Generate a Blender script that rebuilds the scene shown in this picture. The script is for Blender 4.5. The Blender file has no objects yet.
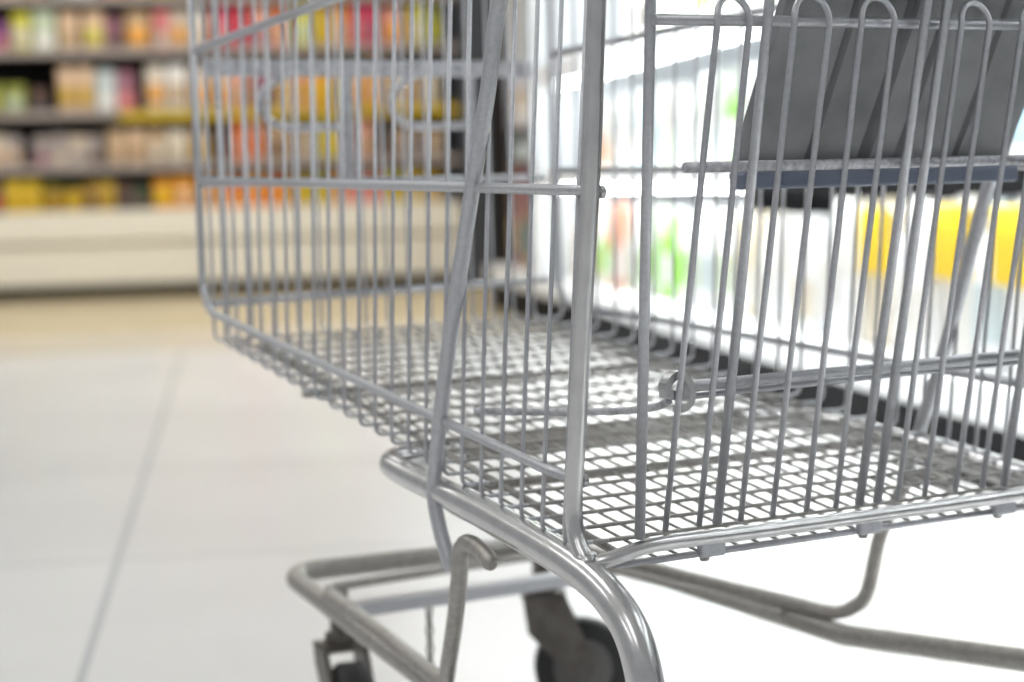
import bpy, bmesh, math, random
from mathutils import Vector, Matrix

S = bpy.context.scene
COL = S.collection
R = math.radians

# ------------------------------------------------------------------ camera
CART_TURN = R(20)                       # the trolley stands at an angle in the aisle
cam_d = bpy.data.cameras.new('camera')
cam = bpy.data.objects.new('camera', cam_d)
COL.objects.link(cam)
S.camera = cam
cam_d.sensor_width = 36.0
cam_d.lens = 1950 / 1024 * 36.0
cam_d.clip_start = 0.05
cam_d.clip_end = 100
yaw, pitch, roll = R(9.7), R(4.72), R(1.5)
fwd = Vector((math.sin(yaw) * math.cos(pitch), math.cos(yaw) * math.cos(pitch), -math.sin(pitch)))
r0 = Vector((math.cos(yaw), -math.sin(yaw), 0))
u0 = r0.cross(fwd)
rt = r0 * math.cos(roll) - u0 * math.sin(roll)
up = u0 * math.cos(roll) + r0 * math.sin(roll)
cm = Matrix((rt, up, -fwd)).transposed().to_4x4()
cm.translation = Vector((-0.3336, -1.5687, 0.69))
cam.matrix_world = cm
cam_d.dof.use_dof = True
cam_d.dof.focus_distance = 1.62
cam_d.dof.aperture_fstop = 3.5

# ------------------------------------------------------------------ world, exposure
S.view_settings.view_transform = 'Standard'
S.view_settings.look = 'None'
S.view_settings.gamma = 1
S.view_settings.use_curve_mapping = False
S.view_settings.exposure = 0.0
world = bpy.data.worlds.new('store_light')
S.world = world
world.use_nodes = True
bgn = world.node_tree.nodes['Background']
bgn.inputs[0].default_value = (0.93, 0.96, 1.0, 1)
bgn.inputs[1].default_value = 0.38


def area(name, loc, rot, sx, sy, power, col=(1, 1, 1)):
    l = bpy.data.lights.new(name, 'AREA')
    l.shape = 'RECTANGLE'
    l.size, l.size_y, l.energy, l.color = sx, sy, power, col
    o = bpy.data.objects.new(name, l)
    o.location, o.rotation_euler = loc, rot
    COL.objects.link(o)
    return o


# fluorescent rows under the ceiling of the store
for lx in (-3.2, -1.0):
    for ly in (-2.5, 1.5, 5.5):
        area('ceiling_tube_light', (lx, ly, 3.36), (0, 0, 0), 0.25, 2.4, 22, (1, 1, 1))
area('ceiling_tube_light', (-0.4, 8.6, 3.36), (R(28), 0, 0), 3.2, 0.25, 98, (1, 0.975, 0.93))
area('ceiling_tube_light', (2.6, 13.2, 3.36), (0, 0, 0), 2.4, 0.25, 110)
# unseen lights added at the chilled display's roof edge to overexpose its front
for ly in (0.2, 2.6, 5.0):
    area('added_canopy_light', (1.0, ly, 2.03), (0, R(-32), 0), 0.12, 2.2, 49, (0.97, 1.0, 1.0)).data.spread = R(95)


# ------------------------------------------------------------------ materials
def mat(name, col, rough=0.5, metal=0.0, noise=0.0, nscale=40.0, bump=0.0, emit=None, spec=0.5, noise_col=None):
    m = bpy.data.materials.new(name)
    m.use_nodes = True
    nt = m.node_tree
    b = nt.nodes['Principled BSDF']
    b.inputs['Base Color'].default_value = (*col, 1)
    b.inputs['Roughness'].default_value = rough
    b.inputs['Metallic'].default_value = metal
    b.inputs['Specular IOR Level'].default_value = spec
    if emit:
        b.inputs['Emission Color'].default_value = (*emit[0], 1)
        b.inputs['Emission Strength'].default_value = emit[1]
    if noise or bump:
        tc = nt.nodes.new('ShaderNodeTexCoord')
        nz = nt.nodes.new('ShaderNodeTexNoise')
        nz.inputs['Scale'].default_value = nscale
        nz.inputs['Detail'].default_value = 4
        nt.links.new(tc.outputs['Object'], nz.inputs['Vector'])
        if noise:
            mx = nt.nodes.new('ShaderNodeMix')
            mx.data_type = 'RGBA'
            c2 = noise_col or tuple(c * (1 - noise) for c in col)
            mx.inputs[6].default_value = (*col, 1)
            mx.inputs[7].default_value = (*c2, 1)
            rp = nt.nodes.new('ShaderNodeMapRange')
            rp.inputs[1].default_value = 0.38
            rp.inputs[2].default_value = 0.68
            nt.links.new(nz.outputs['Fac'], rp.inputs[0])
            nt.links.new(rp.outputs[0], mx.inputs[0])
            nt.links.new(mx.outputs[2], b.inputs['Base Color'])
        if bump:
            bp = nt.nodes.new('ShaderNodeBump')
            bp.inputs['Strength'].default_value = bump
            bp.inputs['Distance'].default_value = 0.002
            nt.links.new(nz.outputs['Fac'], bp.inputs['Height'])
            nt.links.new(bp.outputs[0], b.inputs['Normal'])
    return m


ZINC = mat('zinc_wire', (0.51, 0.515, 0.54), 0.38, 0.68, 0.12, 220, 0.03)
FLOORW = mat('worn_floor_wire', (0.40, 0.39, 0.37), 0.42, 0.65, 0.15, 150, 0.03)
TUBE = mat('satin_tube', (0.62, 0.615, 0.615), 0.24, 0.85, 0.10, 60, 0.02)
ROUGHZ = mat('galvanized_rod', (0.62, 0.62, 0.65), 0.50, 0.6, 0.4, 160, 0.4)
BARE = mat('bright_steel', (0.50, 0.50, 0.50), 0.26, 0.9)
TRAYM = mat('weathered_steel', (0.39, 0.37, 0.345), 0.40, 0.7, 0.2, 120, 0.03)
SEATM = mat('grey_plastic', (0.26, 0.262, 0.268), 0.42, 0.0, 0.40, 14, 0.05)
SEATE = mat('blue_grey_plastic', (0.15, 0.175, 0.235), 0.4)
RUBBER = mat('black_rubber', (0.025, 0.025, 0.026), 0.6)
FORKM = mat('tarnished_steel', (0.17, 0.155, 0.14), 0.45, 0.6, 0.35, 40)
HUBM = mat('grey_hub', (0.12, 0.115, 0.11), 0.5)
HANDLE = mat('handle_plastic', (0.12, 0.13, 0.15), 0.4)


# ------------------------------------------------------------------ mesh helpers
def fillet(path, rad, seg=6):
    P = [Vector(p) for p in path]
    out = [P[0]]
    for i in range(1, len(P) - 1):
        a, b, c = P[i - 1], P[i], P[i + 1]
        d1, d2 = (a - b), (c - b)
        l1, l2 = d1.length, d2.length
        if l1 < 1e-6 or l2 < 1e-6:
            continue
        d1.normalize(); d2.normalize()
        ang = d1.angle(d2, 0)
        if ang > R(176):
            out.append(b); continue
        t = min(rad / max(math.tan(ang / 2), 1e-3), l1 * 0.48, l2 * 0.48)
        p0, p2 = b + d1 * t, b + d2 * t
        for k in range(seg + 1):
            u = k / seg
            out.append(p0 * (1 - u) ** 2 + b * 2 * u * (1 - u) + p2 * u * u)
    out.append(P[-1])
    return out


def smooth_path(pts, n=6):
    P = [Vector(p) for p in pts]
    Q = [P[0] * 2 - P[1]] + P + [P[-1] * 2 - P[-2]]
    out = []
    for i in range(1, len(Q) - 2):
        p0, p1, p2, p3 = Q[i - 1], Q[i], Q[i + 1], Q[i + 2]
        for k in range(n):
            t = k / n
            out.append(0.5 * ((2 * p1) + (p2 - p0) * t + (2 * p0 - 5 * p1 + 4 * p2 - p3) * t * t + (3 * p1 - p0 - 3 * p2 + p3) * t ** 3))
    out.append(P[-1])
    return out


def tube(bm, path, rad, n=10, closed=False, dome=False):
    P = [Vector(p) for p in path]
    m = len(P)
    rr = rad if isinstance(rad, (list, tuple)) else [rad] * m
    if dome and not closed:                       # rounded ends
        r_a, r_b = rr[0], rr[-1]
        ta, tb = (P[0] - P[1]).normalized(), (P[-1] - P[-2]).normalized()
        P = [P[0] + ta * r_a * 0.8, P[0] + ta * r_a * 0.5] + P + [P[-1] + tb * r_b * 0.5, P[-1] + tb * r_b * 0.8]
        rr = [r_a * 0.45, r_a * 0.85] + list(rr) + [r_b * 0.85, r_b * 0.45]
        m = len(P)
    tang = []
    for i in range(m):
        if closed:
            t = P[(i + 1) % m] - P[i - 1]
        else:
            t = P[min(i + 1, m - 1)] - P[max(i - 1, 0)]
        tang.append(t.normalized())
    t = tang[0]
    ref = Vector((0, 0, 1)) if abs(t.z) < 0.9 else Vector((1, 0, 0))
    nrm = (ref - t * ref.dot(t)).normalized()
    rings = []
    for i in range(m):
        t = tang[i]
        nrm = (nrm - t * nrm.dot(t)).normalized()
        bn = t.cross(nrm)
        ring = []
        for k in range(n):
            a = 2 * math.pi * k / n
            ring.append(bm.verts.new(P[i] + (nrm * math.cos(a) + bn * math.sin(a)) * rr[i]))
        rings.append(ring)
    for i in range(m if closed else m - 1):
        A, B = rings[i], rings[(i + 1) % m]
        for k in range(n):
            f = bm.faces.new((A[k], A[(k + 1) % n], B[(k + 1) % n], B[k]))
            f.smooth = True
    if not closed:
        bm.faces.new(rings[0][::-1])
        bm.faces.new(rings[-1])


def box(bm, lo, hi, mtx=None, bevel=0.0):
    vs = []
    for x in (lo[0], hi[0]):
        for y in (lo[1], hi[1]):
            for z in (lo[2], hi[2]):
                v = Vector((x, y, z))
                vs.append(bm.verts.new(mtx @ v if mtx else v))
    q = [(0, 1, 3, 2), (4, 6, 7, 5), (0, 4, 5, 1), (2, 3, 7, 6), (0, 2, 6, 4), (1, 5, 7, 3)]
    fs = [bm.faces.new([vs[i] for i in f]) for f in q]
    if bevel:
        es = list({e for f in fs for e in f.edges})
        bmesh.ops.bevel(bm, geom=es, offset=bevel, segments=2, affect='EDGES', profile=0.5)


def lathe(bm, prof, n=16, mtx=None, axis='z'):
    rings = []
    for r, h in prof:
        ring = []
        for k in range(n):
            a = 2 * math.pi * k / n
            c, s = r * math.cos(a), r * math.sin(a)
            v = Vector((c, s, h)) if axis == 'z' else Vector((h, c, s))
            ring.append(bm.verts.new(mtx @ v if mtx else v))
        rings.append(ring)
    for A, B in zip(rings, rings[1:]):
        for k in range(n):
            f = bm.faces.new((A[k], A[(k + 1) % n], B[(k + 1) % n], B[k]))
            f.smooth = True
    bm.faces.new(rings[0][::-1])
    bm.faces.new(rings[-1])


def link(name, bm, m, parent=None, kind=None):
    me = bpy.data.meshes.new(name)
    bmesh.ops.recalc_face_normals(bm, faces=bm.faces[:])
    bm.to_mesh(me)
    bm.free()
    for mm in (m if isinstance(m, (list, tuple)) else [m]):
        me.materials.append(mm)
    o = bpy.data.objects.new(name, me)
    COL.objects.link(o)
    if parent:
        o.parent = parent
    if kind:
        o['kind'] = kind
    return o


def thing(name, label, cat, loc=(0, 0, 0), rz=0, group=None):
    o = bpy.data.objects.new(name, None)
    o.empty_display_size = 0.05
    COL.objects.link(o)
    o.location = loc
    o.rotation_euler = (0, 0, rz)
    o['label'], o['category'] = label, cat
    if group:
        o['group'] = group
    return o


def tag(o, label, cat, group=None):
    o['label'], o['category'] = label, cat
    if group:
        o['group'] = group
    return o


def B():
    return bmesh.new()


def rods(name, paths, r, m, parent, n=8, dome=False):
    bm = B()
    for p in paths:
        tube(bm, p, r, n, dome=dome)
    return link(name, bm, m, parent)


def lerp(a, b, t):
    return a + (b - a) * t


# ------------------------------------------------------------------ the room
def floor_material():
    m = bpy.data.materials.new('pale_floor_tiles')
    m.use_nodes = True
    nt = m.node_tree
    b = nt.nodes['Principled BSDF']
    tc = nt.nodes.new('ShaderNodeTexCoord')
    mp = nt.nodes.new('ShaderNodeMapping')
    mp.inputs['Location'].default_value = (0.5267 + 1.2 * 8, 0.30 + 1.2 * 8, 0)
    mp.inputs['Rotation'].default_value = (0, 0, R(1.71))
    nt.links.new(tc.outputs['Object'], mp.inputs[0])
    br = nt.nodes.new('ShaderNodeTexBrick')
    br.offset = 0
    br.inputs['Color1'].default_value = (0.86, 0.855, 0.85, 1)
    br.inputs['Color2'].default_value = (0.83, 0.825, 0.82, 1)
    br.inputs['Mortar'].default_value = (0.58, 0.60, 0.63, 1)
    br.inputs['Scale'].default_value = 1.0
    br.inputs['Mortar Size'].default_value = 0.008
    br.inputs['Mortar Smooth'].default_value = 0.3
    br.inputs['Brick Width'].default_value = 1.2
    br.inputs['Row Height'].default_value = 1.2
    nt.links.new(mp.outputs[0], br.inputs['Vector'])
    nz = nt.nodes.new('ShaderNodeTexNoise')
    nz.inputs['Scale'].default_value = 1.3
    nz.inputs['Detail'].default_value = 5
    nt.links.new(tc.outputs['Object'], nz.inputs['Vector'])
    mr = nt.nodes.new('ShaderNodeMapRange')
    mr.inputs[1].default_value, mr.inputs[2].default_value = 0.3, 0.7
    mr.inputs[3].default_value, mr.inputs[4].default_value = 0.92, 1.0
    nt.links.new(nz.outputs['Fac'], mr.inputs[0])
    mx = nt.nodes.new('ShaderNodeMix')
    mx.data_type = 'RGBA'
    mx.blend_type = 'MULTIPLY'
    mx.inputs[0].default_value = 1
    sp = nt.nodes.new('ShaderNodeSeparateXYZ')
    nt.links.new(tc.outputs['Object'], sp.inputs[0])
    bd = nt.nodes.new('ShaderNodeMapRange')          # warm reflection before the shelf unit, painted as a beige floor band
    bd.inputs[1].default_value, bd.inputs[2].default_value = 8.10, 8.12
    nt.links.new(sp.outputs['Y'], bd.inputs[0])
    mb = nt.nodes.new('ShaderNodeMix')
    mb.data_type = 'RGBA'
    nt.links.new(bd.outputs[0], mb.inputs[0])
    bd2 = nt.nodes.new('ShaderNodeMapRange')         # paler band before it, the same reflected tint put into the colour
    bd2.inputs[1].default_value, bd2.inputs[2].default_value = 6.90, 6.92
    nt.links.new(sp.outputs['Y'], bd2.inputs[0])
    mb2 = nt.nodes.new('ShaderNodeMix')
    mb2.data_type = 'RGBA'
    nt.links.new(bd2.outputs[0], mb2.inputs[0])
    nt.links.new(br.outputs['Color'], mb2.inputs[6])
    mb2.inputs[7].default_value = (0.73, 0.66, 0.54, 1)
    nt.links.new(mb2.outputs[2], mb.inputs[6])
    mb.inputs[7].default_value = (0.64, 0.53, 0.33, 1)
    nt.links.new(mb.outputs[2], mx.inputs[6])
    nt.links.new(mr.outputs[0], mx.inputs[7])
    nt.links.new(mx.outputs[2], b.inputs['Base Color'])
    b.inputs['Roughness'].default_value = 0.24
    b.inputs['Specular IOR Level'].default_value = 0.5
    return m


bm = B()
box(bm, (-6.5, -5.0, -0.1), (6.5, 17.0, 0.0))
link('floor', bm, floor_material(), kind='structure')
bm = B()
box(bm, (-6.5, -5.0, 3.5), (6.5, 17.0, 3.6))
link('ceiling', bm, mat('ceiling_white', (0.8, 0.8, 0.78), 0.8), kind='structure')
bm = B()
box(bm, (-6.5, 17.0, -0.1), (6.5, 17.15, 3.6))
link('wall_back', bm, mat('wall_white', (0.84, 0.85, 0.85), 0.7), kind='structure')
bm = B()
box(bm, (6.5, -5.0, -0.1), (6.65, 17.15, 3.6))
link('wall_right', bm, mat('wall_white_side', (0.8, 0.8, 0.8), 0.7), kind='structure')

# ------------------------------------------------------------------ shopping cart (local frame: x across, y towards its front, z up)
cart = thing('shopping_cart', 'grey wire shopping cart seen from behind, standing on pale tile floor', 'shopping cart', (0, 0, 0), CART_TURN)
W, LEN = 0.59, 0.872


def right_x(y):                 # the far side panel closes in towards the front
    return W - 0.117 * y


def floor_z(y):                 # basket bottom climbs towards the front
    return 0.369 + 0.161 * y


RIM = 0.955
NW = 23
WY = [0.05 + 0.0365 * i for i in range(NW)]

# --- side panels: wires run down and bend inwards under the bottom rail
def side_panel(xf, sgn, rail_low, rail_mid):
    bm = B()
    rnd = random.Random(4 + sgn)
    for i, y in enumerate(WY):
        lean = -0.062 * (1 - i / (NW - 1)) * 1.15
        zb = floor_z(y)
        yt = y + lean + rnd.uniform(-0.002, 0.002)
        x0, xt = xf(y), xf(yt)
        bot = (x0 + sgn * 0.022, y + 0.002, zb)
        path = fillet([(xt + rnd.uniform(-.001, .001), yt, RIM), (x0, y, zb), bot, (x0 + sgn * 0.045, y, zb)], 0.012, 5)
        tube(bm, path, 0.00205, 8)
    p = link('side_panel', bm, ZINC, cart)
    off = -sgn * 0.0055
    lo = [(xf(0.036), 0.036, rail_low(0.036))] + [(xf(y) + off, y, rail_low(y)) for y in (0.06, 0.2, 0.45, 0.70, 0.850)]
    yf = LEN
    lo += [(xf(yf) + off, yf, rail_low(yf) + 0.026), (xf(yf) + off, yf, 0.70), (xf(yf) + off, yf + 0.002, RIM)]
    rods('rail', [fillet(lo, 0.03, 8)], 0.0046, ZINC, p, 10)
    rods('rail', [[(xf(-.008), -0.008, rail_mid(0))] + [(xf(y) + off, y, rail_mid(y)) for y in (0.012, 0.2, 0.5, 0.868)]], 0.0046, ZINC, p, 10)
    rods('rail', [[(xf(y) + off, y, 0.802 + 0.059 * (1.755 - y)) for y in (0.868, 0.45, 0.05)]], 0.005, ZINC, p, 10)
    rods('rim', [[(xf(y), y, RIM) for y in (-0.05, 0.4, LEN)]], 0.005, ZINC, p, 10)
    return p


side_panel(lambda y: 0.0, 1, lambda y: 0.4335 + 0.127 * y, lambda y: 0.680 + 0.022 * y)
side_panel(right_x, -1, lambda y: 0.4605 + 0.075 * y, lambda y: 0.690 + 0.012 * y)

# --- front panel with two bracket loops
XR = right_x(LEN)
bm = B()
nf = 15
for i in range(nf):
    x = lerp(0.028, XR - 0.028, i / (nf - 1))
    zb = floor_z(LEN)
    tube(bm, fillet([(x, LEN + 0.004, RIM), (x, LEN + 0.004, zb), (x, LEN - 0.04, zb - 0.006)], 0.012, 5), 0.0021, 8)
fp = link('front_panel', bm, ZINC, cart)
rods('rail', [[(0, LEN + 0.012, 0.549), (XR, LEN + 0.012, 0.556)]], 0.0046, ZINC, fp, 10)
rods('rail', [[(0, LEN + 0.012, 0.695), (XR, LEN + 0.012, 0.692)]], 0.0046, ZINC, fp, 10)
rods('rim', [[(0, LEN + 0.004, RIM), (XR, LEN + 0.004, RIM)]], 0.005, ZINC, fp, 10)
bm = B()
box(bm, (0.02, 0.902, 0.826), (XR - 0.005, 0.910, 0.847), bevel=0.002)
link('flat_bar', bm, ROUGHZ, fp)
for x in (0.211, 0.388):
    bm = B()
    box(bm, (x - 0.0072, 0.901, 0.692), (x + 0.0072, 0.909, 0.830), bevel=0.002)
    link('flat_bar', bm, ROUGHZ, fp)
for x0, xe in ((-0.008, 0.209), (0.172, 0.386)):
    pts = [(0.153 + x0, 0.914, 0.838), (0.135 + x0, 0.914, 0.826), (0.112 + x0, 0.914, 0.812), (0.1035 + x0, 0.914, 0.791), (0.116 + x0, 0.914, 0.771), (0.138 + x0, 0.914, 0.763), (0.165 + x0, 0.914, 0.7625), (xe, 0.914, 0.763)]
    rods('bracket_loop', [smooth_path(pts, 5)], 0.0056, ROUGHZ, fp, 8)

# --- basket floor
bm = B()
for i in range(NW):
    y = WY[i]
    tube(bm, [(0.03, y, floor_z(y)), (right_x(y) - 0.03, y, floor_z(y))], 0.0020, 6)
nl = 26
for i in range(nl):
    u = (i + 0.5) / nl
    x0, x1 = lerp(0.012, W - 0.012, u), lerp(0.012, XR - 0.012, u)
    tube(bm, [(x0, 0.010, floor_z(0.012) - 0.0045), (lerp(x0, x1, 0.5), 0.45, floor_z(0.45) - 0.0035), (x1, LEN - 0.02, floor_z(LEN - 0.02) - 0.0035)], 0.0016, 6)
bf = link('basket_floor', bm, FLOORW, cart)
rods('edge_wire', [[(0.026, 0.012, 0.3632), (W - 0.026, 0.012, 0.3632)]], 0.0033, ZINC, bf, 10)
for y in (0.25, 0.62):
    rods('support_rod', [[(0.012, y, floor_z(y) - 0.0095), (right_x(y) - 0.012, y, floor_z(y) - 0.0095)]], 0.0042, TRAYM, bf, 8)
rods('support_rod', [[(0.05, 0.02, floor_z(0.02) - 0.010), (0.06, 0.85, floor_z(0.85) - 0.010)]], 0.0038, TRAYM, bf, 8)
for x in (0.1225, 0.2988, 0.4635):
    bm = B()
    box(bm, (x - 0.013, 0.002, 0.3605), (x + 0.013, 0.0105, 0.3775), bevel=0.002)
    t = link('welded_tab', bm, ZINC, bf)
    bm = B()
    lathe(bm, [(0.0035, 0.357), (0.0045, 0.3585), (0.0045, 0.361)], 10, Matrix.Translation((x - 0.006, 0.008, 0)))
    link('bolt', bm, TRAYM, t)

# --- corner posts that carry on into the handle
for x, s in ((0.0, 1), (W, -1)):
    pts = [(x - s*0.0, -0.128, 1.035), (x, -0.086, 1.0), (x, -0.034, 0.895), (x, -0.0215, 0.831), (x, -0.0095, 0.712), (x, 0.0085, 0.59), (x, 0.0235, 0.48), (x, 0.0325, 0.42), (x, 0.0305, 0.392), (x, 0.022, 0.376), (x + s * 0.002, 0.014, 0.366)]
    path = smooth_path(pts, 4)
    rr = [0.0079] * len(path)
    for k in range(5):
        rr[-1 - k] = 0.0079 + 0.0012 * (5 - k) / 5
    bm = B()
    tube(bm, path, rr, 14)
    post = link('corner_post', bm, TUBE, cart)
    for (y, z, sx) in ((-0.0050, 0.6785, 1), (0.0325, 0.4345, 1)):
        bm = B()
        mt = Matrix.Translation((x, y, z))
        lathe(bm, [(0.0042, s * 0.006), (0.0042, s * 0.0085), (0.0060, s * 0.0085), (0.0060, s * 0.0118), (0.0045, s * 0.0135)], 6 if s > 0 else 8, mt, 'x')
        link('bolt', bm, BARE, post)
    bm = B()
    lathe(bm, [(0.0112, 0.356), (0.0118, 0.362), (0.0100, 0.370), (0.0086, 0.376)], 14, Matrix.Translation((x + s * 0.002, 0.0165, 0)))
    link('weld_collar', bm, BARE, post)
bm = B()
tube(bm, [(-0.01, -0.128, 1.035), (W + 0.01, -0.128, 1.035)], 0.014, 14, dome=True)
link('handle', bm, HANDLE, cart)

# --- swing gate at the rear
GZ0 = 0.386


def gate_y(z):
    return 0.016 - 0.176 * (z - 0.386)


def gx(b, t, z):
    return b + (t - b) * (z - 0.39) / 0.43


bm = B()
LOOPS = [((0.0815, 0.1170), (0.0914, 0.1236)), ((0.1615, 0.1964), (0.1699, 0.2068)), ((0.2345, 0.2680), (0.2413, 0.2777)),
         ((0.3406, 0.3734), (0.3539, 0.3868)), ((0.4115, 0.4450), (0.4260, 0.4585)), ((0.5040, 0.5370), (0.5160, 0.5480))]
for (b0, b1), (t0, t1) in LOOPS:
    ztop = 0.8165
    rad = (t1 - t0) / 2
    pts = [(b0, gate_y(GZ0), GZ0), (gx(b0, t0, 0.6), gate_y(0.6), 0.6), (t0, gate_y(ztop), ztop)]
    for k in range(1, 12):
        a = math.pi * k / 12
        z = ztop + math.sin(a) * rad * 1.12
        pts.append(((t0 + t1) / 2 - math.cos(a) * rad, gate_y(z) + math.sin(a) * 0.007, z))
    pts += [(t1, gate_y(ztop), ztop), (gx(b1, t1, 0.6), gate_y(0.6), 0.6), (b1, gate_y(GZ0), GZ0)]
    tube(bm, pts, 0.0028, 10)
gate = link('gate', bm, ZINC, cart)
for b, t in ((0.1362, 0.1419), (0.2955, 0.3114), (0.3165, 0.3342), (0.4735, 0.4890)):
    rods('gate_bar', [[(b, gate_y(GZ0), GZ0), (t, gate_y(0.82), 0.82), (t + (t - b) * 0.32, gate_y(0.955), 0.955)]], 0.0043, ZINC, gate, 12)
rods('gate_post', [[(0.0440, -0.001, 0.386), (0.0415, -0.036, 0.816), (0.0405, -0.046, 0.955)]], 0.0046, ZINC, gate, 12)
rods('gate_post', [[(0.5560, -0.001, 0.386), (0.5640, -0.036, 0.816), (0.567, -0.046, 0.955)]], 0.0046, ZINC, gate, 12)
rods('gate_rail', [[(0.0385, -0.046, 0.8155), (0.30, -0.047, 0.8165), (0.568, -0.046, 0.8185)]], 0.0047, ZINC, gate, 12)
rods('gate_rail', [[(0.0405, gate_y(0.955) + 0.006, 0.955), (0.567, gate_y(0.955) + 0.006, 0.955)]], 0.0047, ZINC, gate, 12)

# --- rear cross tube
rods('rear_cross_tube', [smooth_path([(0.006, 0.010, 0.368), (0.020, 0.004, 0.3715), (0.045, 0.0, 0.3775), (0.075, -0.001, 0.3795), (0.15, -0.001, 0.3785), (0.30, -0.001, 0.3785), (0.44, -0.001, 0.3785), (0.515, -0.001, 0.3795), (0.545, 0.0, 0.3775), (0.57, 0.004, 0.3715), (0.584, 0.010, 0.368)], 5)], 0.0066, TUBE, cart, 14)

# --- child seat: ribbed plastic flap, hinge rod, folded wire frame
seat_prof = []           # (x, offset towards the rear) across the flap, shallow ridges split by grooves
grooves = [0.258, 0.318, 0.326, 0.362, 0.433]
xs = [0.180]
for g in grooves:
    xs += [g - 0.0042, g - 0.0022, g, g + 0.0022, g + 0.0042]
xs.append(0.497)
xs = sorted(xs)


def dip(x):
    d = min(abs(x - g) for g in grooves)
    return 0.006 if d < 0.0012 else (0.003 if d < 0.003 else 0.0)


bm = B()
rows = [(0.030, 0.690), (0.024, 0.702), (-0.006, 0.757), (-0.037, 0.816), (-0.052, 0.845), (-0.080, 0.90), (-0.104, 0.95)]
frontv, backv = [], []
for (y, z) in rows:
    frontv.append([bm.verts.new((x, y + 0.010 + dip(x) + 0.0015 * math.sin(x * 60), z + 0.004)) for x in xs])
    backv.append([bm.verts.new((x, y + 0.017, z + 0.009)) for x in xs])
for V, flip in ((frontv, False), (backv, True)):
    for a, b in zip(V, V[1:]):
        for k in range(len(xs) - 1):
            f = (a[k], a[k + 1], b[k + 1], b[k])
            bm.faces.new(f[::-1] if flip else f)
nx = len(xs) - 1
for a, b, c, d in zip(frontv, frontv[1:], backv, backv[1:]):
    bm.faces.new((a[0], b[0], d[0], c[0]))
    bm.faces.new((a[nx], c[nx], d[nx], b[nx]))
for k in range(nx):
    bm.faces.new((frontv[0][k], backv[0][k], backv[0][k + 1], frontv[0][k + 1]))
    bm.faces.new((frontv[-1][k], frontv[-1][k + 1], backv[-1][k + 1], backv[-1][k]))
seat = link('child_seat', bm, SEATM, cart)
bm = B()
box(bm, (0.176, 0.020, 0.676), (0.499, 0.046, 0.692), bevel=0.003)
for x in (0.22, 0.33, 0.44):
    box(bm, (x - 0.004, 0.0185, 0.680), (x + 0.004, 0.022, 0.690))
link('seat_lip', bm, SEATE, seat)
rods('hinge_rod', [[(0.078, -0.0285, 0.6965), (0.30, -0.028, 0.6962), (0.555, -0.028, 0.6965)]], 0.0046, ROUGHZ, seat, 12)
fr = rods('folding_frame', [smooth_path([(-0.002, 0.20, 0.480), (0.045, 0.183, 0.477), (0.073, 0.14, 0.4785), (0.087, 0.08, 0.484), (0.0885, 0.035, 0.4915), (0.0875, 0.015, 0.498)], 6)], 0.0035, ROUGHZ, seat, 10)
rods('frame_rod', [[(0.096, 0.011, 0.5095), (0.30, 0.011, 0.5105), (0.575, 0.011, 0.512)]], 0.0050, ZINC, fr, 12)
rods('frame_rod', [[(0.094, 0.016, 0.500), (0.30, 0.017, 0.502), (0.575, 0.018, 0.504)]], 0.0028, ZINC, fr, 10)
# flat steel hook that grips the frame wire
bm = B()
prof = [(0.0762, 0.5030), (0.0752, 0.5125), (0.0785, 0.5175), (0.0855, 0.5215), (0.0925, 0.5205), (0.0985, 0.5130), (0.1005, 0.5050), (0.0985, 0.4975), (0.0925, 0.4930), (0.0865, 0.4925)]
pp = smooth_path([(x, 0, z) for x, z in prof], 4)
th = 0.0032
inner, outer = [], []
for i, p in enumerate(pp):
    t = (pp[min(i + 1, len(pp) - 1)] - pp[max(i - 1, 0)]).normalized()
    nn = Vector((t.z, 0, -t.x))
    inner.append([bm.verts.new(p + nn * th + Vector((0, y, 0))) for y in (-0.0025, 0.0085)])
    outer.append([bm.verts.new(p - nn * th + Vector((0, y, 0))) for y in (-0.0025, 0.0085)])
for i in range(len(pp) - 1):
    bm.faces.new((inner[i][0], inner[i + 1][0], inner[i + 1][1], inner[i][1]))
    bm.faces.new((outer[i][0], outer[i][1], outer[i + 1][1], outer[i + 1][0]))
    bm.faces.new((inner[i][0], outer[i][0], outer[i + 1][0], inner[i + 1][0]))
    bm.faces.new((inner[i][1], inner[i + 1][1], outer[i + 1][1], outer[i][1]))
for i in (0, -1):
    bm.faces.new((inner[i][0], inner[i][1], outer[i][1], outer[i][0]))
tube(bm, [(0.0800, -0.003, 0.5050), (0.0800, 0.010, 0.5050)], 0.0042, 10)
hk = link('hook', bm, BARE, fr)

# --- chassis tubes: along under the basket, bend down to the rear casters
for x, s in ((0.0, 1), (W, -1)):
    xx = lambda y: x if s > 0 else right_x(max(y, 0))
    pts = [(xx(.37) + s * 0.10, 0.413, 0.4115), (xx(.37) + s * 0.045, 0.412, 0.4105), (xx(.38) + s * 0.010, 0.398, 0.4085), (xx(.35), 0.352, 0.4050), (xx(.29), 0.285, 0.3975), (xx(.185), 0.185, 0.3862), (xx(.09), 0.090, 0.3722), (x, 0.0325, 0.3620), (x, -0.0141, 0.3483), (x, -0.0480, 0.3270), (x, -0.0660, 0.3000), (x, -0.0760, 0.265), (x, -0.088, 0.20), (x, -0.094, 0.158)]
    path = smooth_path(pts, 6)
    bm = B()
    tube(bm, path, [(0.0128 if (q.y > 0.24) else 0.0146) + 0.0012 * (k / len(path)) for k, q in enumerate(path)], 18)
    link('chassis_tube', bm, TUBE, cart)
rods('cross_member', [[(0.09, 0.413, 0.4115), (right_x(.4) - 0.09, 0.413, 0.4115)]], 0.0130, TRAYM, cart, 12)

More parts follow.
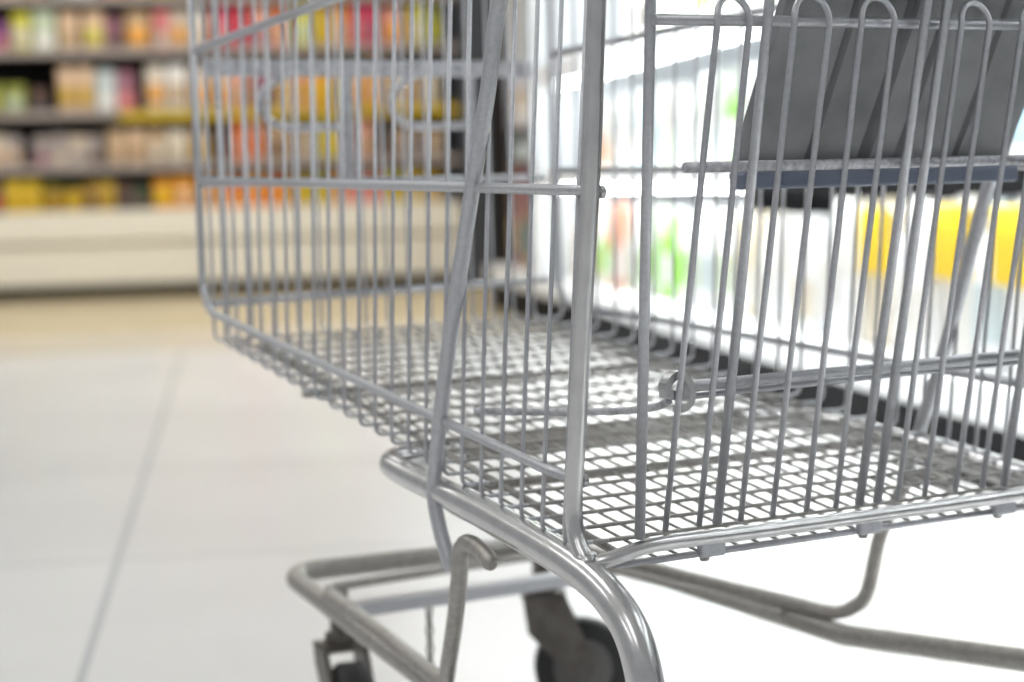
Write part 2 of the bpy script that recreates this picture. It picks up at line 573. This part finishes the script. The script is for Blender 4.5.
# --- handle struts and lower struts down to the tray
for x, s in ((0.0, 1), (W, -1)):
    if s > 0:
        pts = [(-0.007, -0.035, 1.00), (-0.007, 0.050, 0.955), (-0.007, 0.1233, 0.8454), (-0.007, 0.1489, 0.7694), (-0.007, 0.1833, 0.6819), (-0.007, 0.2104, 0.6092), (-0.007, 0.241, 0.5245), (-0.007, 0.2639, 0.4471), (-0.007, 0.2752, 0.3979), (-0.007, 0.2670, 0.3648), (-0.005, 0.250, 0.3290)]
        low = [(-0.012, 0.160, 0.3475), (-0.010, 0.175, 0.3525), (-0.008, 0.198, 0.3572), (-0.007, 0.2140, 0.3560), (-0.006, 0.2245, 0.3490), (-0.004, 0.2330, 0.336), (0.0, 0.2429, 0.3156), (0.010, 0.2723, 0.2705), (0.022, 0.3102, 0.222), (0.036, 0.350, 0.186), (0.050, 0.41, 0.184), (0.066, 0.56, 0.197), (0.070, 0.70, 0.211)]
    else:
        pts = [(0.597, -0.035, 1.00), (0.590, 0.040, 0.955), (0.580, 0.08, 0.80), (0.570, 0.1022, 0.737), (0.567, 0.122, 0.687), (0.567, 0.1395, 0.6569), (0.567, 0.1915, 0.5203), (0.567, 0.2396, 0.4092), (0.566, 0.268, 0.345)]
        low = [(0.575, 0.205, 0.3525), (0.569, 0.218, 0.3575), (0.567, 0.235, 0.3595), (0.566, 0.252, 0.3565), (0.565, 0.265, 0.3446), (0.561, 0.2988, 0.2865), (0.560, 0.3203, 0.2209), (0.556, 0.338, 0.2000), (0.548, 0.368, 0.1885), (0.530, 0.43, 0.1925), (0.490, 0.56, 0.203), (0.445, 0.72, 0.2165)]
    bm = B()
    tube(bm, smooth_path(pts, 5), 0.0072, 12, dome=True)
    link('handle_strut', bm, ZINC, cart)
    bm = B()
    tube(bm, smooth_path(low, 6), 0.0082, 12, dome=True)
    link('lower_strut', bm, TRAYM, cart)

# --- lower tray
tr_path = [(0.012, -0.078, 0.205), (0.022, 0.06, 0.188), (0.046, 0.30, 0.166), (0.056, 0.42, 0.172), (0.082, 0.852, 0.212), (0.455, 0.825, 0.211), (0.549, 0.350, 0.1655), (0.568, 0.06, 0.190), (W - 0.012, -0.078, 0.205)]
bm = B()
tube(bm, fillet(tr_path, 0.045, 7), 0.0125, 14)
tray = link('lower_tray', bm, TRAYM, cart)
rods('tray_rod', [fillet([(0.0600, 0.40, 0.1795), (0.088, 0.745, 0.2110), (0.415, 0.768, 0.2110), (0.50, 0.40, 0.186)], 0.012, 4)], 0.0058, TRAYM, tray, 10)
bm = B()
box(bm, (0.092, 0.672, 0.187), (0.450, 0.700, 0.203), bevel=0.002)
link('tray_crossbar', bm, ZINC, tray)
chain = B()
cz, ci = 0.190, 0
while cz > 0.075:
    c = Vector((0.188, 0.676, cz - 0.008))
    ring = [c + Vector((math.cos(a) * 0.0032 if ci % 2 == 0 else 0, math.cos(a) * 0.0032 if ci % 2 else 0, math.sin(a) * 0.0072)) for a in [2 * math.pi * k / 10 for k in range(10)]]
    tube(chain, ring, 0.0019, 6, closed=True)
    cz -= 0.0115; ci += 1
link('chain', chain, FORKM, tray)

# --- casters
def caster(px, py, top, rz, tray_z):
    c = bpy.data.objects.new('caster', None)
    COL.objects.link(c)
    c.parent = cart
    c.location = (px, py, 0)
    c.rotation_euler = (0, 0, rz)
    # local: wheel trails towards -y
    rw = 0.062
    bm = B()
    lathe(bm, [(0.017, top - 0.022), (0.019, top - 0.018), (0.019, top - 0.006), (0.012, top - 0.004), (0.012, tray_z)], 14)
    for sx in (-1, 1):
        # side plate: broad at the swivel head, narrow at the axle
        out = [(0.026, top - 0.020), (-0.026, top - 0.020), (-0.066, 0.072), (-0.060, 0.052), (-0.038, 0.050), (0.020, 0.112)]
        a = [bm.verts.new((sx * 0.0215, y, z)) for y, z in out]
        b = [bm.verts.new((sx * 0.0275, y, z)) for y, z in out]
        bm.faces.new(a); bm.faces.new(b[::-1])
        for k in range(len(out)):
            j = (k + 1) % len(out)
            bm.faces.new((a[k], b[k], b[j], a[j]))
    box(bm, (-0.0275, -0.030, top - 0.024), (0.0275, 0.028, top - 0.019))
    fk = link('fork', bm, FORKM)
    fk.parent = c
    bm = B()
    mt = Matrix.Translation((0, -0.050, rw))
    lathe(bm, [(rw * 0.62, -0.0180), (rw * 0.93, -0.0175), (rw, -0.012), (rw, 0.012), (rw * 0.93, 0.0175), (rw * 0.62, 0.0180)], 32, mt, 'x')
    wl = link('wheel', bm, RUBBER)
    wl.parent = c
    bm = B()
    lathe(bm, [(0.010, -0.0305), (0.010, -0.0225), (rw * 0.55, -0.0190), (rw * 0.62, -0.0182), (rw * 0.62, 0.0182), (rw * 0.55, 0.0190), (0.010, 0.0225), (0.010, 0.0305)], 24, mt, 'x')
    hb = link('hub', bm, HUBM)
    hb.parent = wl
    return c


caster(0.112, 0.765, 0.156, R(-10), 0.205)
caster(0.404, 0.778, 0.182, R(62), 0.205)
caster(0.0, -0.094, 0.158, R(5), 0.160)
caster(W, -0.094, 0.158, R(-4), 0.160)

# ------------------------------------------------------------------ goods: one builder per kind
MATS = {}


def cmat(col, rough=0.45):
    k = tuple(round(c, 3) for c in col) + (rough,)
    if k not in MATS:
        MATS[k] = mat('pack_%d' % len(MATS), col, rough, noise=0.0)
    return MATS[k]


def make_pouch(t, w, h, d, col, lab, hi=False):
    bm = B()
    nz, nx_ = 7, 6
    prof = [0.75, 1.0, 1.0, 0.95, 0.75, 0.42, 0.08, 0.08]
    zz = [0, 0.06, 0.25, 0.5, 0.72, 0.86, 0.93, 1.0]
    F, K = [], []
    for p, z in zip(prof, zz):
        F.append([bm.verts.new((w * (u / nx_ - .5), -d / 2 * p * (0.25 + 0.75 * math.sin(math.pi * (0.06 + 0.88 * u / nx_))), z * h)) for u in range(nx_ + 1)])
        K.append([bm.verts.new((w * (u / nx_ - .5), d / 2 * p * (0.25 + 0.75 * math.sin(math.pi * (0.06 + 0.88 * u / nx_))), z * h)) for u in range(nx_ + 1)])
    for i in range(len(zz) - 1):
        for u in range(nx_):
            bm.faces.new((F[i][u], F[i][u + 1], F[i + 1][u + 1], F[i + 1][u])).smooth = True
            bm.faces.new((K[i][u], K[i + 1][u], K[i + 1][u + 1], K[i][u + 1])).smooth = True
        bm.faces.new((F[i][0], F[i + 1][0], K[i + 1][0], K[i][0]))
        bm.faces.new((F[i][nx_], K[i][nx_], K[i + 1][nx_], F[i + 1][nx_]))
    bm.faces.new([v for v in F[0]] + [v for v in K[0][::-1]])
    bm.faces.new([v for v in F[-1]] + [v for v in K[-1][::-1]])
    link('pouch_body', bm, cmat(col, 0.35), t)
    bm = B()
    if hi:
        box(bm, (-w * .45, -d / 2 - .004, h * .50), (w * .45, -d / 2 * .5, h * .93), bevel=.003)
    else:
        box(bm, (-w * .33, -d / 2 - .004, h * .18), (w * .33, -d / 2 * .9, h * .58), bevel=.003)
    link('front_label', bm, cmat(lab), t)


def make_jar(t, w, h, d, col, lab):
    bm = B()
    r = w / 2
    lathe(bm, [(r * .9, 0), (r, .01), (r, h * .72), (r * .78, h * .82), (r * .78, h * .84)], 16)
    link('jar_body', bm, cmat(col, 0.2), t)
    bm = B()
    lathe(bm, [(r * .84, h * .84), (r * .86, h * .85), (r * .86, h * .98), (r * .8, h)], 16)
    link('lid', bm, cmat(lab), t)


def make_carton(t, w, h, d, col, lab):
    bm = B()
    box(bm, (-w / 2, -d / 2, 0), (w / 2, d / 2, h), bevel=.004)
    link('carton_body', bm, cmat(col), t)
    bm = B()
    box(bm, (-w * .5 + .006, -d / 2 - .002, h * .12), (w * .5 - .006, -d / 2 + .001, h * .45))
    link('front_label', bm, cmat(lab), t)


def make_bottle(t, w, h, d, col, lab):
    bm = B()
    r = w / 2
    lathe(bm, [(r * .92, 0), (r, .012), (r, h * .6), (r * .8, h * .72), (r * .38, h * .84), (r * .34, h * .9)], 16)
    link('bottle_body', bm, cmat(col, 0.25), t)
    bm = B()
    lathe(bm, [(r * .42, h * .9), (r * .44, h * .91), (r * .44, h * .99), (r * .38, h)], 12)
    link('cap', bm, cmat(lab), t)
    bm = B()
    lathe(bm, [(r * 1.01, h * .16), (r * 1.03, h * .17), (r * 1.03, h * .5), (r * 1.01, h * .51)], 16)
    link('label_sleeve', bm, cmat(lab), t)


MAKE = {'pouch': make_pouch, 'jar': make_jar, 'carton': make_carton, 'bottle': make_bottle}

PAL = {
    'yellow': (.80, .55, .02), 'gold': (.62, .40, .03), 'amber': (.45, .27, .03), 'orange': (.85, .36, .02), 'red orange': (.80, .20, .05),
    'red': (.60, .03, .05), 'crimson': (.62, .03, .10), 'pink': (.72, .22, .22), 'peach': (.72, .50, .33), 'tan': (.55, .38, .22),
    'cream': (.74, .66, .55), 'white': (.80, .78, .74), 'pale blue': (.55, .62, .64), 'mauve': (.33, .14, .19), 'purple': (.30, .10, .30),
    'olive green': (.30, .32, .06), 'yellow green': (.62, .58, .06), 'mint': (.52, .60, .44), 'grey': (.36, .31, .30), 'brown': (.14, .08, .06),
    'salmon': (.75, .34, .24), 'teal': (.10, .32, .33), 'beige': (.60, .50, .40), 'dark green': (.06, .09, .05), 'charcoal': (.05, .045, .05),
    'lime': (.30, .72, .06), 'sky blue': (.45, .70, .82), 'blue': (.06, .10, .45), 'snow white': (.88, .88, .88), 'sand': (.70, .62, .48),
}

USED = {}


def unique(label):
    USED[label] = USED.get(label, 0) + 1
    return label


# ------------------------------------------------------------------ far gondola with dry goods, facing the camera
GY = 11.25
gond = thing('store_shelf', 'long dark grocery shelf unit on a cream base at the end of the aisle', 'shelf', (0, GY, 0))
CREAM = mat('cream_enamel', (0.84, 0.80, 0.70), 0.4)
DARK = mat('dark_shelf_metal', (0.018, 0.016, 0.017), 0.6, spec=0.2)
SHELFM = mat('grey_shelf_edge', (0.40, 0.345, 0.32), 0.5)
MUSTARD = mat('mustard_shelf_edge', (0.60, 0.42, 0.03), 0.5)
NAVY = mat('dark_upright', (0.05, 0.055, 0.07), 0.4)
GX0, GX1 = -2.6, 1.55
bm = B()
box(bm, (GX0, 0.02, 0.36), (GX1, 0.85, 0.56), bevel=.012)
link('base_deck', bm, CREAM, gond)
bm = B()
box(bm, (GX0, 0.06, 0.085), (GX1, 0.85, 0.355), bevel=.008)
link('base_front', bm, CREAM, gond)
bm = B()
box(bm, (GX0, 0.14, 0.0), (GX1, 0.85, 0.085))
link('kick_plate', bm, DARK, gond)
bm = B()
box(bm, (GX0, 0.80, 0.56), (GX1, 0.86, 2.5))
link('back_panel', bm, DARK, gond)
bm = B()
box(bm, (GX1, 0.0, 0.0), (GX1 + 0.20, 0.9, 2.5), bevel=.01)
link('end_upright', bm, NAVY, gond)
bm = B()
box(bm, (GX1 + 0.20, 0.05, 0.0), (GX1 + 0.33, 0.9, 2.5), bevel=.01)
link('end_panel', bm, DARK, gond)
SH = [0.56, 0.845, 1.19, 1.585, 1.92]
for z in SH[1:]:
    bm = B()
    box(bm, (GX0, 0.06, z - 0.035), (GX1, 0.80, z))
    s = link('shelf_board', bm, DARK, gond)
    bm = B()
    xm = -0.66 if z == SH[2] else GX1
    box(bm, (GX0, 0.035, z - 0.032), (xm, 0.06, z + 0.014), bevel=.004)
    link('price_rail', bm, SHELFM, s)
    if xm < GX1:
        bm = B()
        box(bm, (xm, 0.035, z - 0.055), (GX1, 0.06, z + 0.006), bevel=.004)
        r = link('price_rail', bm, MUSTARD, s)
        r['label'] = 'mustard yellow price rail'
for x in (-1.25, 0.15):
    bm = B()
    box(bm, (x - 0.02, 0.76, 0.56), (x + 0.02, 0.80, 2.5))
    link('shelf_upright', bm, DARK, gond)

# each row: (x start, kind, width, height, colour, label colour); x runs from the left end of the row
ROWN = {0: 'bottom deck', 1: 'second shelf', 2: 'third shelf', 3: 'fourth shelf', 4: 'top shelf'}


def px(p):
    return -1.43 + 0.0063 * p


rowsdef = {
    0: [(-12, 3, 'pouch', .18, 'brown', 'red'), (3, 23, 'pouch', .22, 'yellow', 'gold'), (23, 41, 'pouch', .215, 'yellow', 'gold'), (43, 62, 'jar', .17, 'amber', 'olive green'),
        (63, 82, 'jar', .17, 'gold', 'dark green'), (83, 100, 'pouch', .18, 'amber', 'brown'), (100, 115, 'pouch', .18, 'gold', 'amber'),
        (117, 133, 'carton', .16, 'brown', 'charcoal'), (134, 150, 'carton', .15, 'dark green', 'brown'), (153, 174, 'pouch', .215, 'orange', 'yellow'), (174, 196, 'pouch', .22, 'orange', 'peach'),
        (197, 222, 'pouch', .20, 'orange', 'tan'), (223, 246, 'carton', .18, 'red orange', 'orange'), (247, 270, 'carton', .19, 'orange', 'red orange'), (271, 292, 'pouch', .20, 'red orange', 'orange'),
        (293, 314, 'pouch', .20, 'gold', 'yellow'), (315, 334, 'pouch', .20, 'yellow green', 'yellow'), (335, 352, 'pouch', .20, 'orange', 'peach'), (353, 372, 'carton', .19, 'pink', 'salmon'),
        (373, 392, 'carton', .19, 'salmon', 'pink'), (393, 412, 'pouch', .20, 'yellow green', 'gold'), (413, 434, 'pouch', .20, 'yellow', 'sand'), (435, 456, 'pouch', .19, 'gold', 'peach')],
    1: [(-10, 10, 'pouch', .21, 'beige', 'peach'), (10, 24, 'pouch', .20, 'grey', 'peach'), (35, 52, 'carton', .20, 'grey', 'mauve'), (53, 70, 'carton', .21, 'grey', 'beige'), (71, 88, 'carton', .20, 'beige', 'grey'),
        (89, 104, 'carton', .20, 'grey', 'brown'), (109, 128, 'pouch', .24, 'tan', 'peach'), (129, 148, 'pouch', .24, 'peach', 'tan'), (149, 168, 'pouch', .24, 'tan', 'cream'), (169, 190, 'pouch', .24, 'cream', 'sand'),
        (191, 214, 'pouch', .23, 'tan', 'gold'), (218, 234, 'jar', .20, 'brown', 'charcoal'), (236, 252, 'pouch', .29, 'red orange', 'salmon'), (253, 270, 'pouch', .30, 'salmon', 'red orange'), (272, 290, 'pouch', .24, 'tan', 'brown'),
        (291, 308, 'jar', .24, 'tan', 'gold'), (309, 326, 'jar', .24, 'beige', 'amber'), (328, 346, 'pouch', .30, 'yellow green', 'yellow'), (347, 364, 'carton', .26, 'brown', 'tan'), (366, 384, 'pouch', .28, 'salmon', 'tan'),
        (386, 402, 'carton', .26, 'charcoal', 'brown'), (405, 422, 'pouch', .20, 'tan', 'grey'), (424, 438, 'jar', .20, 'grey', 'tan'), (440, 456, 'pouch', .20, 'tan', 'beige')],
    2: [(-14, 6, 'pouch', .20, 'olive green', 'yellow green'), (7, 30, 'pouch', .19, 'olive green', 'mint'), (36, 50, 'carton', .16, 'brown', 'charcoal'), (62, 79, 'pouch', .29, 'peach', 'gold'), (80, 98, 'pouch', .29, 'peach', 'gold'),
        (100, 120, 'carton', .27, 'pale blue', 'white'), (121, 139, 'carton', .26, 'mauve', 'pink'), (150, 170, 'pouch', .30, 'cream', 'orange'), (171, 192, 'pouch', .30, 'white', 'tan'), (194, 214, 'pouch', .28, 'beige', 'orange'),
        (217, 236, 'pouch', .26, 'peach', 'orange'), (237, 258, 'pouch', .27, 'salmon', 'tan'), (262, 280, 'carton', .25, 'mauve', 'brown'), (284, 302, 'pouch', .30, 'peach', 'gold'), (303, 320, 'pouch', .30, 'salmon', 'gold'),
        (321, 338, 'pouch', .29, 'orange', 'yellow'), (340, 356, 'pouch', .28, 'tan', 'yellow green'), (358, 376, 'pouch', .27, 'peach', 'orange'), (378, 396, 'pouch', .30, 'orange', 'peach'), (400, 417, 'jar', .26, 'sand', 'charcoal'),
        (418, 435, 'jar', .26, 'tan', 'charcoal'), (437, 456, 'jar', .27, 'sand', 'brown')],
    3: [(-10, 2, 'bottle', .22, 'mauve', 'purple'), (3, 15, 'carton', .19, 'purple', 'pink'), (18, 38, 'pouch', .25, 'yellow green', 'cream'), (40, 62, 'carton', .25, 'mint', 'white'), (64, 86, 'pouch', .25, 'peach', 'tan'),
        (89, 111, 'pouch', .25, 'peach', 'yellow green'), (113, 126, 'carton', .21, 'mauve', 'brown'), (131, 158, 'pouch', .25, 'tan', 'orange'), (161, 176, 'carton', .25, 'pink', 'beige'), (177, 196, 'pouch', .25, 'beige', 'orange'),
        (197, 216, 'pouch', .24, 'cream', 'tan'), (219, 238, 'pouch', .28, 'crimson', 'pink'), (239, 260, 'pouch', .29, 'red', 'crimson'), (262, 278, 'carton', .26, 'salmon', 'mauve'), (280, 300, 'pouch', .27, 'red orange', 'peach'),
        (303, 325, 'pouch', .28, 'yellow green', 'mint'), (327, 343, 'pouch', .28, 'gold', 'yellow'), (344, 360, 'pouch', .28, 'orange', 'peach'), (362, 376, 'pouch', .29, 'crimson', 'pink'), (377, 394, 'pouch', .28, 'crimson', 'mauve'),
        (396, 422, 'pouch', .28, 'salmon', 'orange'), (424, 440, 'pouch', .28, 'yellow green', 'cream'), (441, 457, 'pouch', .28, 'olive green', 'yellow green')],
    4: [(-12, 10, 'carton', .24, 'salmon', 'orange'), (12, 32, 'carton', .24, 'peach', 'beige'), (34, 56, 'pouch', .24, 'tan', 'cream'), (58, 76, 'carton', .24, 'mint', 'teal'), (78, 106, 'carton', .24, 'white', 'pale blue'), (109, 136, 'pouch', .24, 'salmon', 'pink'),
        (138, 156, 'pouch', .24, 'peach', 'pink'), (158, 188, 'pouch', .24, 'yellow green', 'sand'), (190, 214, 'pouch', .24, 'beige', 'tan'), (216, 246, 'pouch', .24, 'pink', 'cream'), (248, 274, 'carton', .24, 'beige', 'mauve'),
        (276, 306, 'pouch', .24, 'salmon', 'tan'), (308, 342, 'carton', .24, 'teal', 'pale blue'), (344, 372, 'pouch', .24, 'peach', 'orange'), (374, 402, 'carton', .24, 'cream', 'blue'), (404, 428, 'carton', .24, 'pale blue', 'blue'), (430, 456, 'carton', .24, 'beige', 'teal')],
}
ORD = ['first', 'second', 'third', 'fourth', 'fifth', 'sixth', 'seventh', 'eighth', 'ninth', 'tenth', 'eleventh', 'twelfth']
rnd = random.Random(11)
for row, items in rowsdef.items():
    for i, (a, b, kind, h, c, l) in enumerate(items):
        x0, x1 = px(a), px(b)
        w = (x1 - x0) * 0.93
        d = min(0.14, w * 0.8) if kind != 'carton' else 0.13
        if kind in ('jar', 'bottle'):
            d = w
        def nb(k):
            if k < 0 or k >= len(items):
                return None
            return '%s %s' % (items[k][4], items[k][2])
        L, Rr = nb(i - 1), nb(i + 1)
        if L and Rr:
            lab = ('%s %s between %s and %s on %s' % (c, kind, L, Rr, ROWN[row])).replace(' and ', ', ' if len((c + L + Rr + ROWN[row]).split()) > 10 else ' and ')
        elif L:
            lab = '%s %s beside the %s by the dark upright on the %s' % (c, kind, L, ROWN[row])
        else:
            lab = '%s %s beside the %s, first in its row on the %s' % (c, kind, Rr, ROWN[row])
        t = thing('grocery_' + kind, unique(lab), kind, ((x0 + x1) / 2, GY + 0.07 + d / 2 + rnd.uniform(0.01, 0.03), SH[row] + (0.0015)), 0, 'groceries on the %s of the far shelf unit' % ROWN[row])
        MAKE[kind](t, w, h, d, PAL[c], PAL[l])

# ------------------------------------------------------------------ bright chilled display along the right of the aisle
FX = 1.33
Y0, YM, Y1 = -0.9, 4.0, 7.3          # two bays: black shelf boards in the near one, white in the far one
case = thing('display_case', 'brightly lit white open display case with black kick plate beside the cart', 'display case', (FX, 0, 0))
CASEW = mat('white_enamel', (0.86, 0.88, 0.90), 0.35)
KICK = mat('black_kick', (0.010, 0.010, 0.012), 0.8, spec=0.15)
bm = B()
box(bm, (0.03, Y0, 0.0), (0.80, Y1, 0.145))
link('kick_plate', bm, KICK, case)
bm = B()
box(bm, (0.0, Y0, 0.148), (0.80, Y1, 0.232), bevel=.01)
link('base_deck', bm, CASEW, case)
for ya, yb, za, zb, m in ((Y0, 6.45, 0.232, 0.70, KICK), (6.45, Y1, 0.232, 0.70, CASEW), (Y0, Y1, 0.701, 2.1, CASEW)):  # black lower part: shade behind the low goods put into the colour
    bm = B()
    box(bm, (0.74, ya + .002, za), (0.80, yb - .002, zb))
    link('back_panel', bm, m, case)
SHX = [0.232, 0.705, 1.185]
for z, thk in ((0.705, 0.072), (1.185, 0.105)):
    ym = YM if z < 1 else YM + 0.65
    for ya, yb, m in ((Y0, ym, KICK), (ym, Y1, CASEW)):
        bm = B()
        box(bm, (0.02, ya + .002, z - 0.03), (0.74, yb - .002, z))
        s = link('shelf_board', bm, m, case)
        bm = B()
        dk = m is KICK and z < 1
        box(bm, (0.0, ya + .002, z - thk + (0 if dk else 0.02)), (0.02, yb - .002, z + (0.002 if dk else 0.02)), bevel=.004)
        link('price_rail', bm, KICK if dk else CASEW, s)
LAMP = mat('lamp_strip', (1, 1, 1), 0.5, emit=((0.95, 1.0, 1.0), 22.0))
for z in (0.655, 1.118, 2.00):
    bm = B()
    box(bm, (0.045, Y0 + 0.1, z - 0.012), (0.070, Y1 - 0.1, z), bevel=.003)
    link('lamp_strip', bm, LAMP, case)
bm = B()
box(bm, (-0.30, Y0, 2.06), (0.80, Y1, 2.16), bevel=.01)
link('canopy', bm, CASEW, case)
bm = B()
box(bm, (-0.02, Y1, 0.24), (0.80, Y1 + 0.06, 2.16), bevel=.01)
link('end_panel', bm, CASEW, case)

CROW = {0: 'base deck', 1: 'middle shelf', 2: 'upper shelf'}
low = []          # (width along y, kind, height, colour, label colour) from the near end to the far end
for w, k, h, c, l in [
        (.17, 'pouch', .38, 'snow white', 'yellow'), (.17, 'carton', .36, 'white', 'blue'), (.17, 'pouch', .395, 'white', 'yellow'), (.15, 'bottle', .36, 'sky blue', 'snow white'), (.20, 'pouch', .40, 'snow white', 'yellow'), (.16, 'bottle', .39, 'snow white', 'pale blue'),
        (.18, 'pouch', .40, 'white', 'yellow'), (.16, 'carton', .38, 'snow white', 'white'), (.17, 'bottle', .39, 'snow white', 'white'), (.17, 'pouch', .385, 'sand', 'yellow'), (.18, 'carton', .38, 'white', 'snow white'), (.18, 'pouch', .38, 'snow white', 'white'),
        (.20, 'carton', .33, 'snow white', 'sand'), (.20, 'carton', .33, 'white', 'snow white'), (.20, 'pouch', .325, 'snow white', 'white'), (.22, 'carton', .33, 'sand', 'snow white'), (.20, 'pouch', .35, 'snow white', 'mint'),
        (.20, 'pouch', .34, 'white', 'pale blue'), (.21, 'pouch', .35, 'snow white', 'mint'), (.20, 'pouch', .33, 'snow white', 'lime'), (.19, 'bottle', .34, 'lime', 'snow white'), (.21, 'pouch', .34, 'mint', 'lime'),
        (.20, 'carton', .35, 'snow white', 'mint'), (.21, 'pouch', .34, 'mint', 'white'), (.20, 'carton', .35, 'salmon', 'snow white'), (.20, 'pouch', .33, 'sand', 'lime'), (.20, 'carton', .35, 'snow white', 'peach'), (.2, 'pouch', .34, 'pale blue', 'sand'), (.2, 'pouch', .33, 'peach', 'white')]:
    low.append((w, k, h, c, l))
mid = [(.18, 'carton', .30, 'snow white', 'yellow'), (.18, 'pouch', .30, 'sky blue', 'white'), (.19, 'carton', .31, 'snow white', 'sky blue'), (.18, 'pouch', .30, 'white', 'mint'), (.19, 'bottle', .32, 'snow white', 'sand'), (.18, 'pouch', .31, 'sand', 'white'), (.2, 'carton', .30, 'white', 'sand'),
       (.19, 'pouch', .31, 'snow white', 'mint'), (.2, 'bottle', .32, 'white', 'sand'), (.2, 'pouch', .31, 'snow white', 'sand'), (.2, 'bottle', .33, 'yellow green', 'snow white'), (.2, 'pouch', .31, 'snow white', 'white'), (.22, 'carton', .32, 'snow white', 'mint'), (.2, 'bottle', .32, 'lime', 'snow white'),
       (.21, 'carton', .32, 'snow white', 'pale blue'), (.2, 'pouch', .31, 'mint', 'snow white'), (.2, 'bottle', .32, 'snow white', 'pale blue'), (.21, 'carton', .31, 'white', 'mint'), (.2, 'pouch', .30, 'snow white', 'sky blue'), (.2, 'bottle', .31, 'sky blue', 'white'), (.2, 'carton', .31, 'snow white', 'white'), (.2, 'pouch', .30, 'pale blue', 'white'), (.2, 'carton', .3, 'white', 'peach'), (.2, 'pouch', .3, 'snow white', 'salmon')]
top = [(.2, 'carton', .3, 'white', 'mint'), (.2, 'pouch', .28, 'snow white', 'lime'), (.2, 'carton', .28, 'mint', 'white'), (.2, 'bottle', .3, 'snow white', 'lime'), (.2, 'pouch', .3, 'lime', 'white'), (.2, 'carton', .3, 'snow white', 'mint'), (.2, 'pouch', .28, 'mint', 'lime'), (.2, 'bottle', .3, 'lime', 'white'),
       (.2, 'carton', .3, 'snow white', 'pale blue'), (.21, 'carton', .32, 'pale blue', 'mint'), (.21, 'carton', .34, 'grey', 'charcoal'), (.2, 'pouch', .3, 'mint', 'white')]
for row, items, y in ((0, low, 1.62), (1, mid, 1.9), (2, top, 3.5)):
    for i, (w, kind, h, c, l) in enumerate(items):
        d = 0.13 if kind != 'bottle' else w * .92
        def nb2(k):
            return None if k < 0 or k >= len(items) else '%s %s' % (items[k][3], items[k][1])
        L, Rr = nb2(i - 1), nb2(i + 1)
        if L and Rr:
            lab = '%s %s between %s and %s on case %s' % (c, kind, L, Rr, CROW[row])
        elif Rr:
            lab = '%s %s nearest the camera on the case %s' % (c, kind, CROW[row])
        else:
            lab = '%s %s at the far end of the case %s' % (c, kind, CROW[row])
        t = thing('chilled_' + kind, unique(lab), kind, (FX + 0.10 + d / 2, y + w / 2, SHX[row] + 0.0015), R(-90), 'goods on the %s of the display case' % CROW[row])
        if kind == 'pouch' and l == 'yellow':
            make_pouch(t, w * .94, h, d, PAL[c], PAL[l], True)
        else:
            MAKE[kind](t, w * .94, h, d, PAL[c], PAL[l])
        y += w

# ------------------------------------------------------------------ behind the end of the gondola: a bright far bay
bay = thing('wall_shelf', 'pale wall shelf far behind the dark upright at the end of the aisle', 'shelf', (2.9, 15.6, 0))
BAYM = mat('pale_bay', (0.62, 0.62, 0.66), 0.5)
bm = B()
box(bm, (-1.1, 0.45, 0.0), (1.6, 0.5, 1.7))
link('back_panel', bm, BAYM, bay)
for z in (0.25, 0.72, 1.2):
    bm = B()
    box(bm, (-1.1, 0.0, z - 0.04), (1.6, 0.46, z), bevel=.004)
    link('shelf_board', bm, BAYM, bay)
bm = B()
box(bm, (-1.14, 0.0, 0.0), (-1.1, 0.5, 1.7))
link('side_panel', bm, BAYM, bay)
far = [('pouch', 'peach'), ('carton', 'beige'), ('pouch', 'salmon'), ('carton', 'white'), ('pouch', 'teal'), ('carton', 'pale blue')]
for ri, z in enumerate((0.25, 0.72, 1.2)):
    for k in range(7):
        kind, c = far[(k + ri * 2) % 6]
        names = [(far[(k + j + ri * 2) % 6][1] + ' ' + far[(k + j + ri * 2) % 6][0]) for j in (-1, 1)]
        t = thing('grocery_' + kind, unique('%s %s, %s from dark upright on %s board of pale wall shelf' % (c, kind, ORD[k], ('lowest', 'middle', 'upper')[ri])), kind, (1.98 + k * 0.27, 15.75, z + .0015), 0, 'packs on the %s board of the pale wall shelf' % ('lowest', 'middle', 'upper')[ri])
        MAKE[kind](t, .22, .30 - .02 * (k % 3), .14, PAL[c], PAL['white'])

# ------------------------------------------------------------------ low plinth with mixed goods, carrying on past the case
plinth = thing('display_plinth', 'low white plinth with black base past the far end of the display case', 'plinth', (FX, 7.31, 0))
bm = B()
box(bm, (0.03, 0, 0.0), (0.62, 1.65, 0.145))
link('kick_plate', bm, KICK, plinth)
bm = B()
box(bm, (0.0, 0, 0.148), (0.64, 1.65, 0.232), bevel=.01)
link('deck', bm, CASEW, plinth)
y = 7.42
for kind, c, l, h, w in (('pouch', 'pale blue', 'white', .40, .19), ('carton', 'grey', 'pale blue', .52, .20), ('bottle', 'teal', 'yellow green', .46, .18), ('carton', 'charcoal', 'grey', .44, .20),
                         ('pouch', 'yellow green', 'teal', .42, .20), ('carton', 'mauve', 'charcoal', .50, .20), ('carton', 'brown', 'tan', .56, .20)):
    t = thing('grocery_' + kind, unique('%s %s on the low plinth past the display case' % (c, kind)), kind, (FX + 0.18, y + w / 2, 0.2335), R(-90), 'mixed goods on the low plinth')
    MAKE[kind](t, w * .94, h, .13 if kind != 'bottle' else w * .94, PAL[c], PAL[l])
    y += w
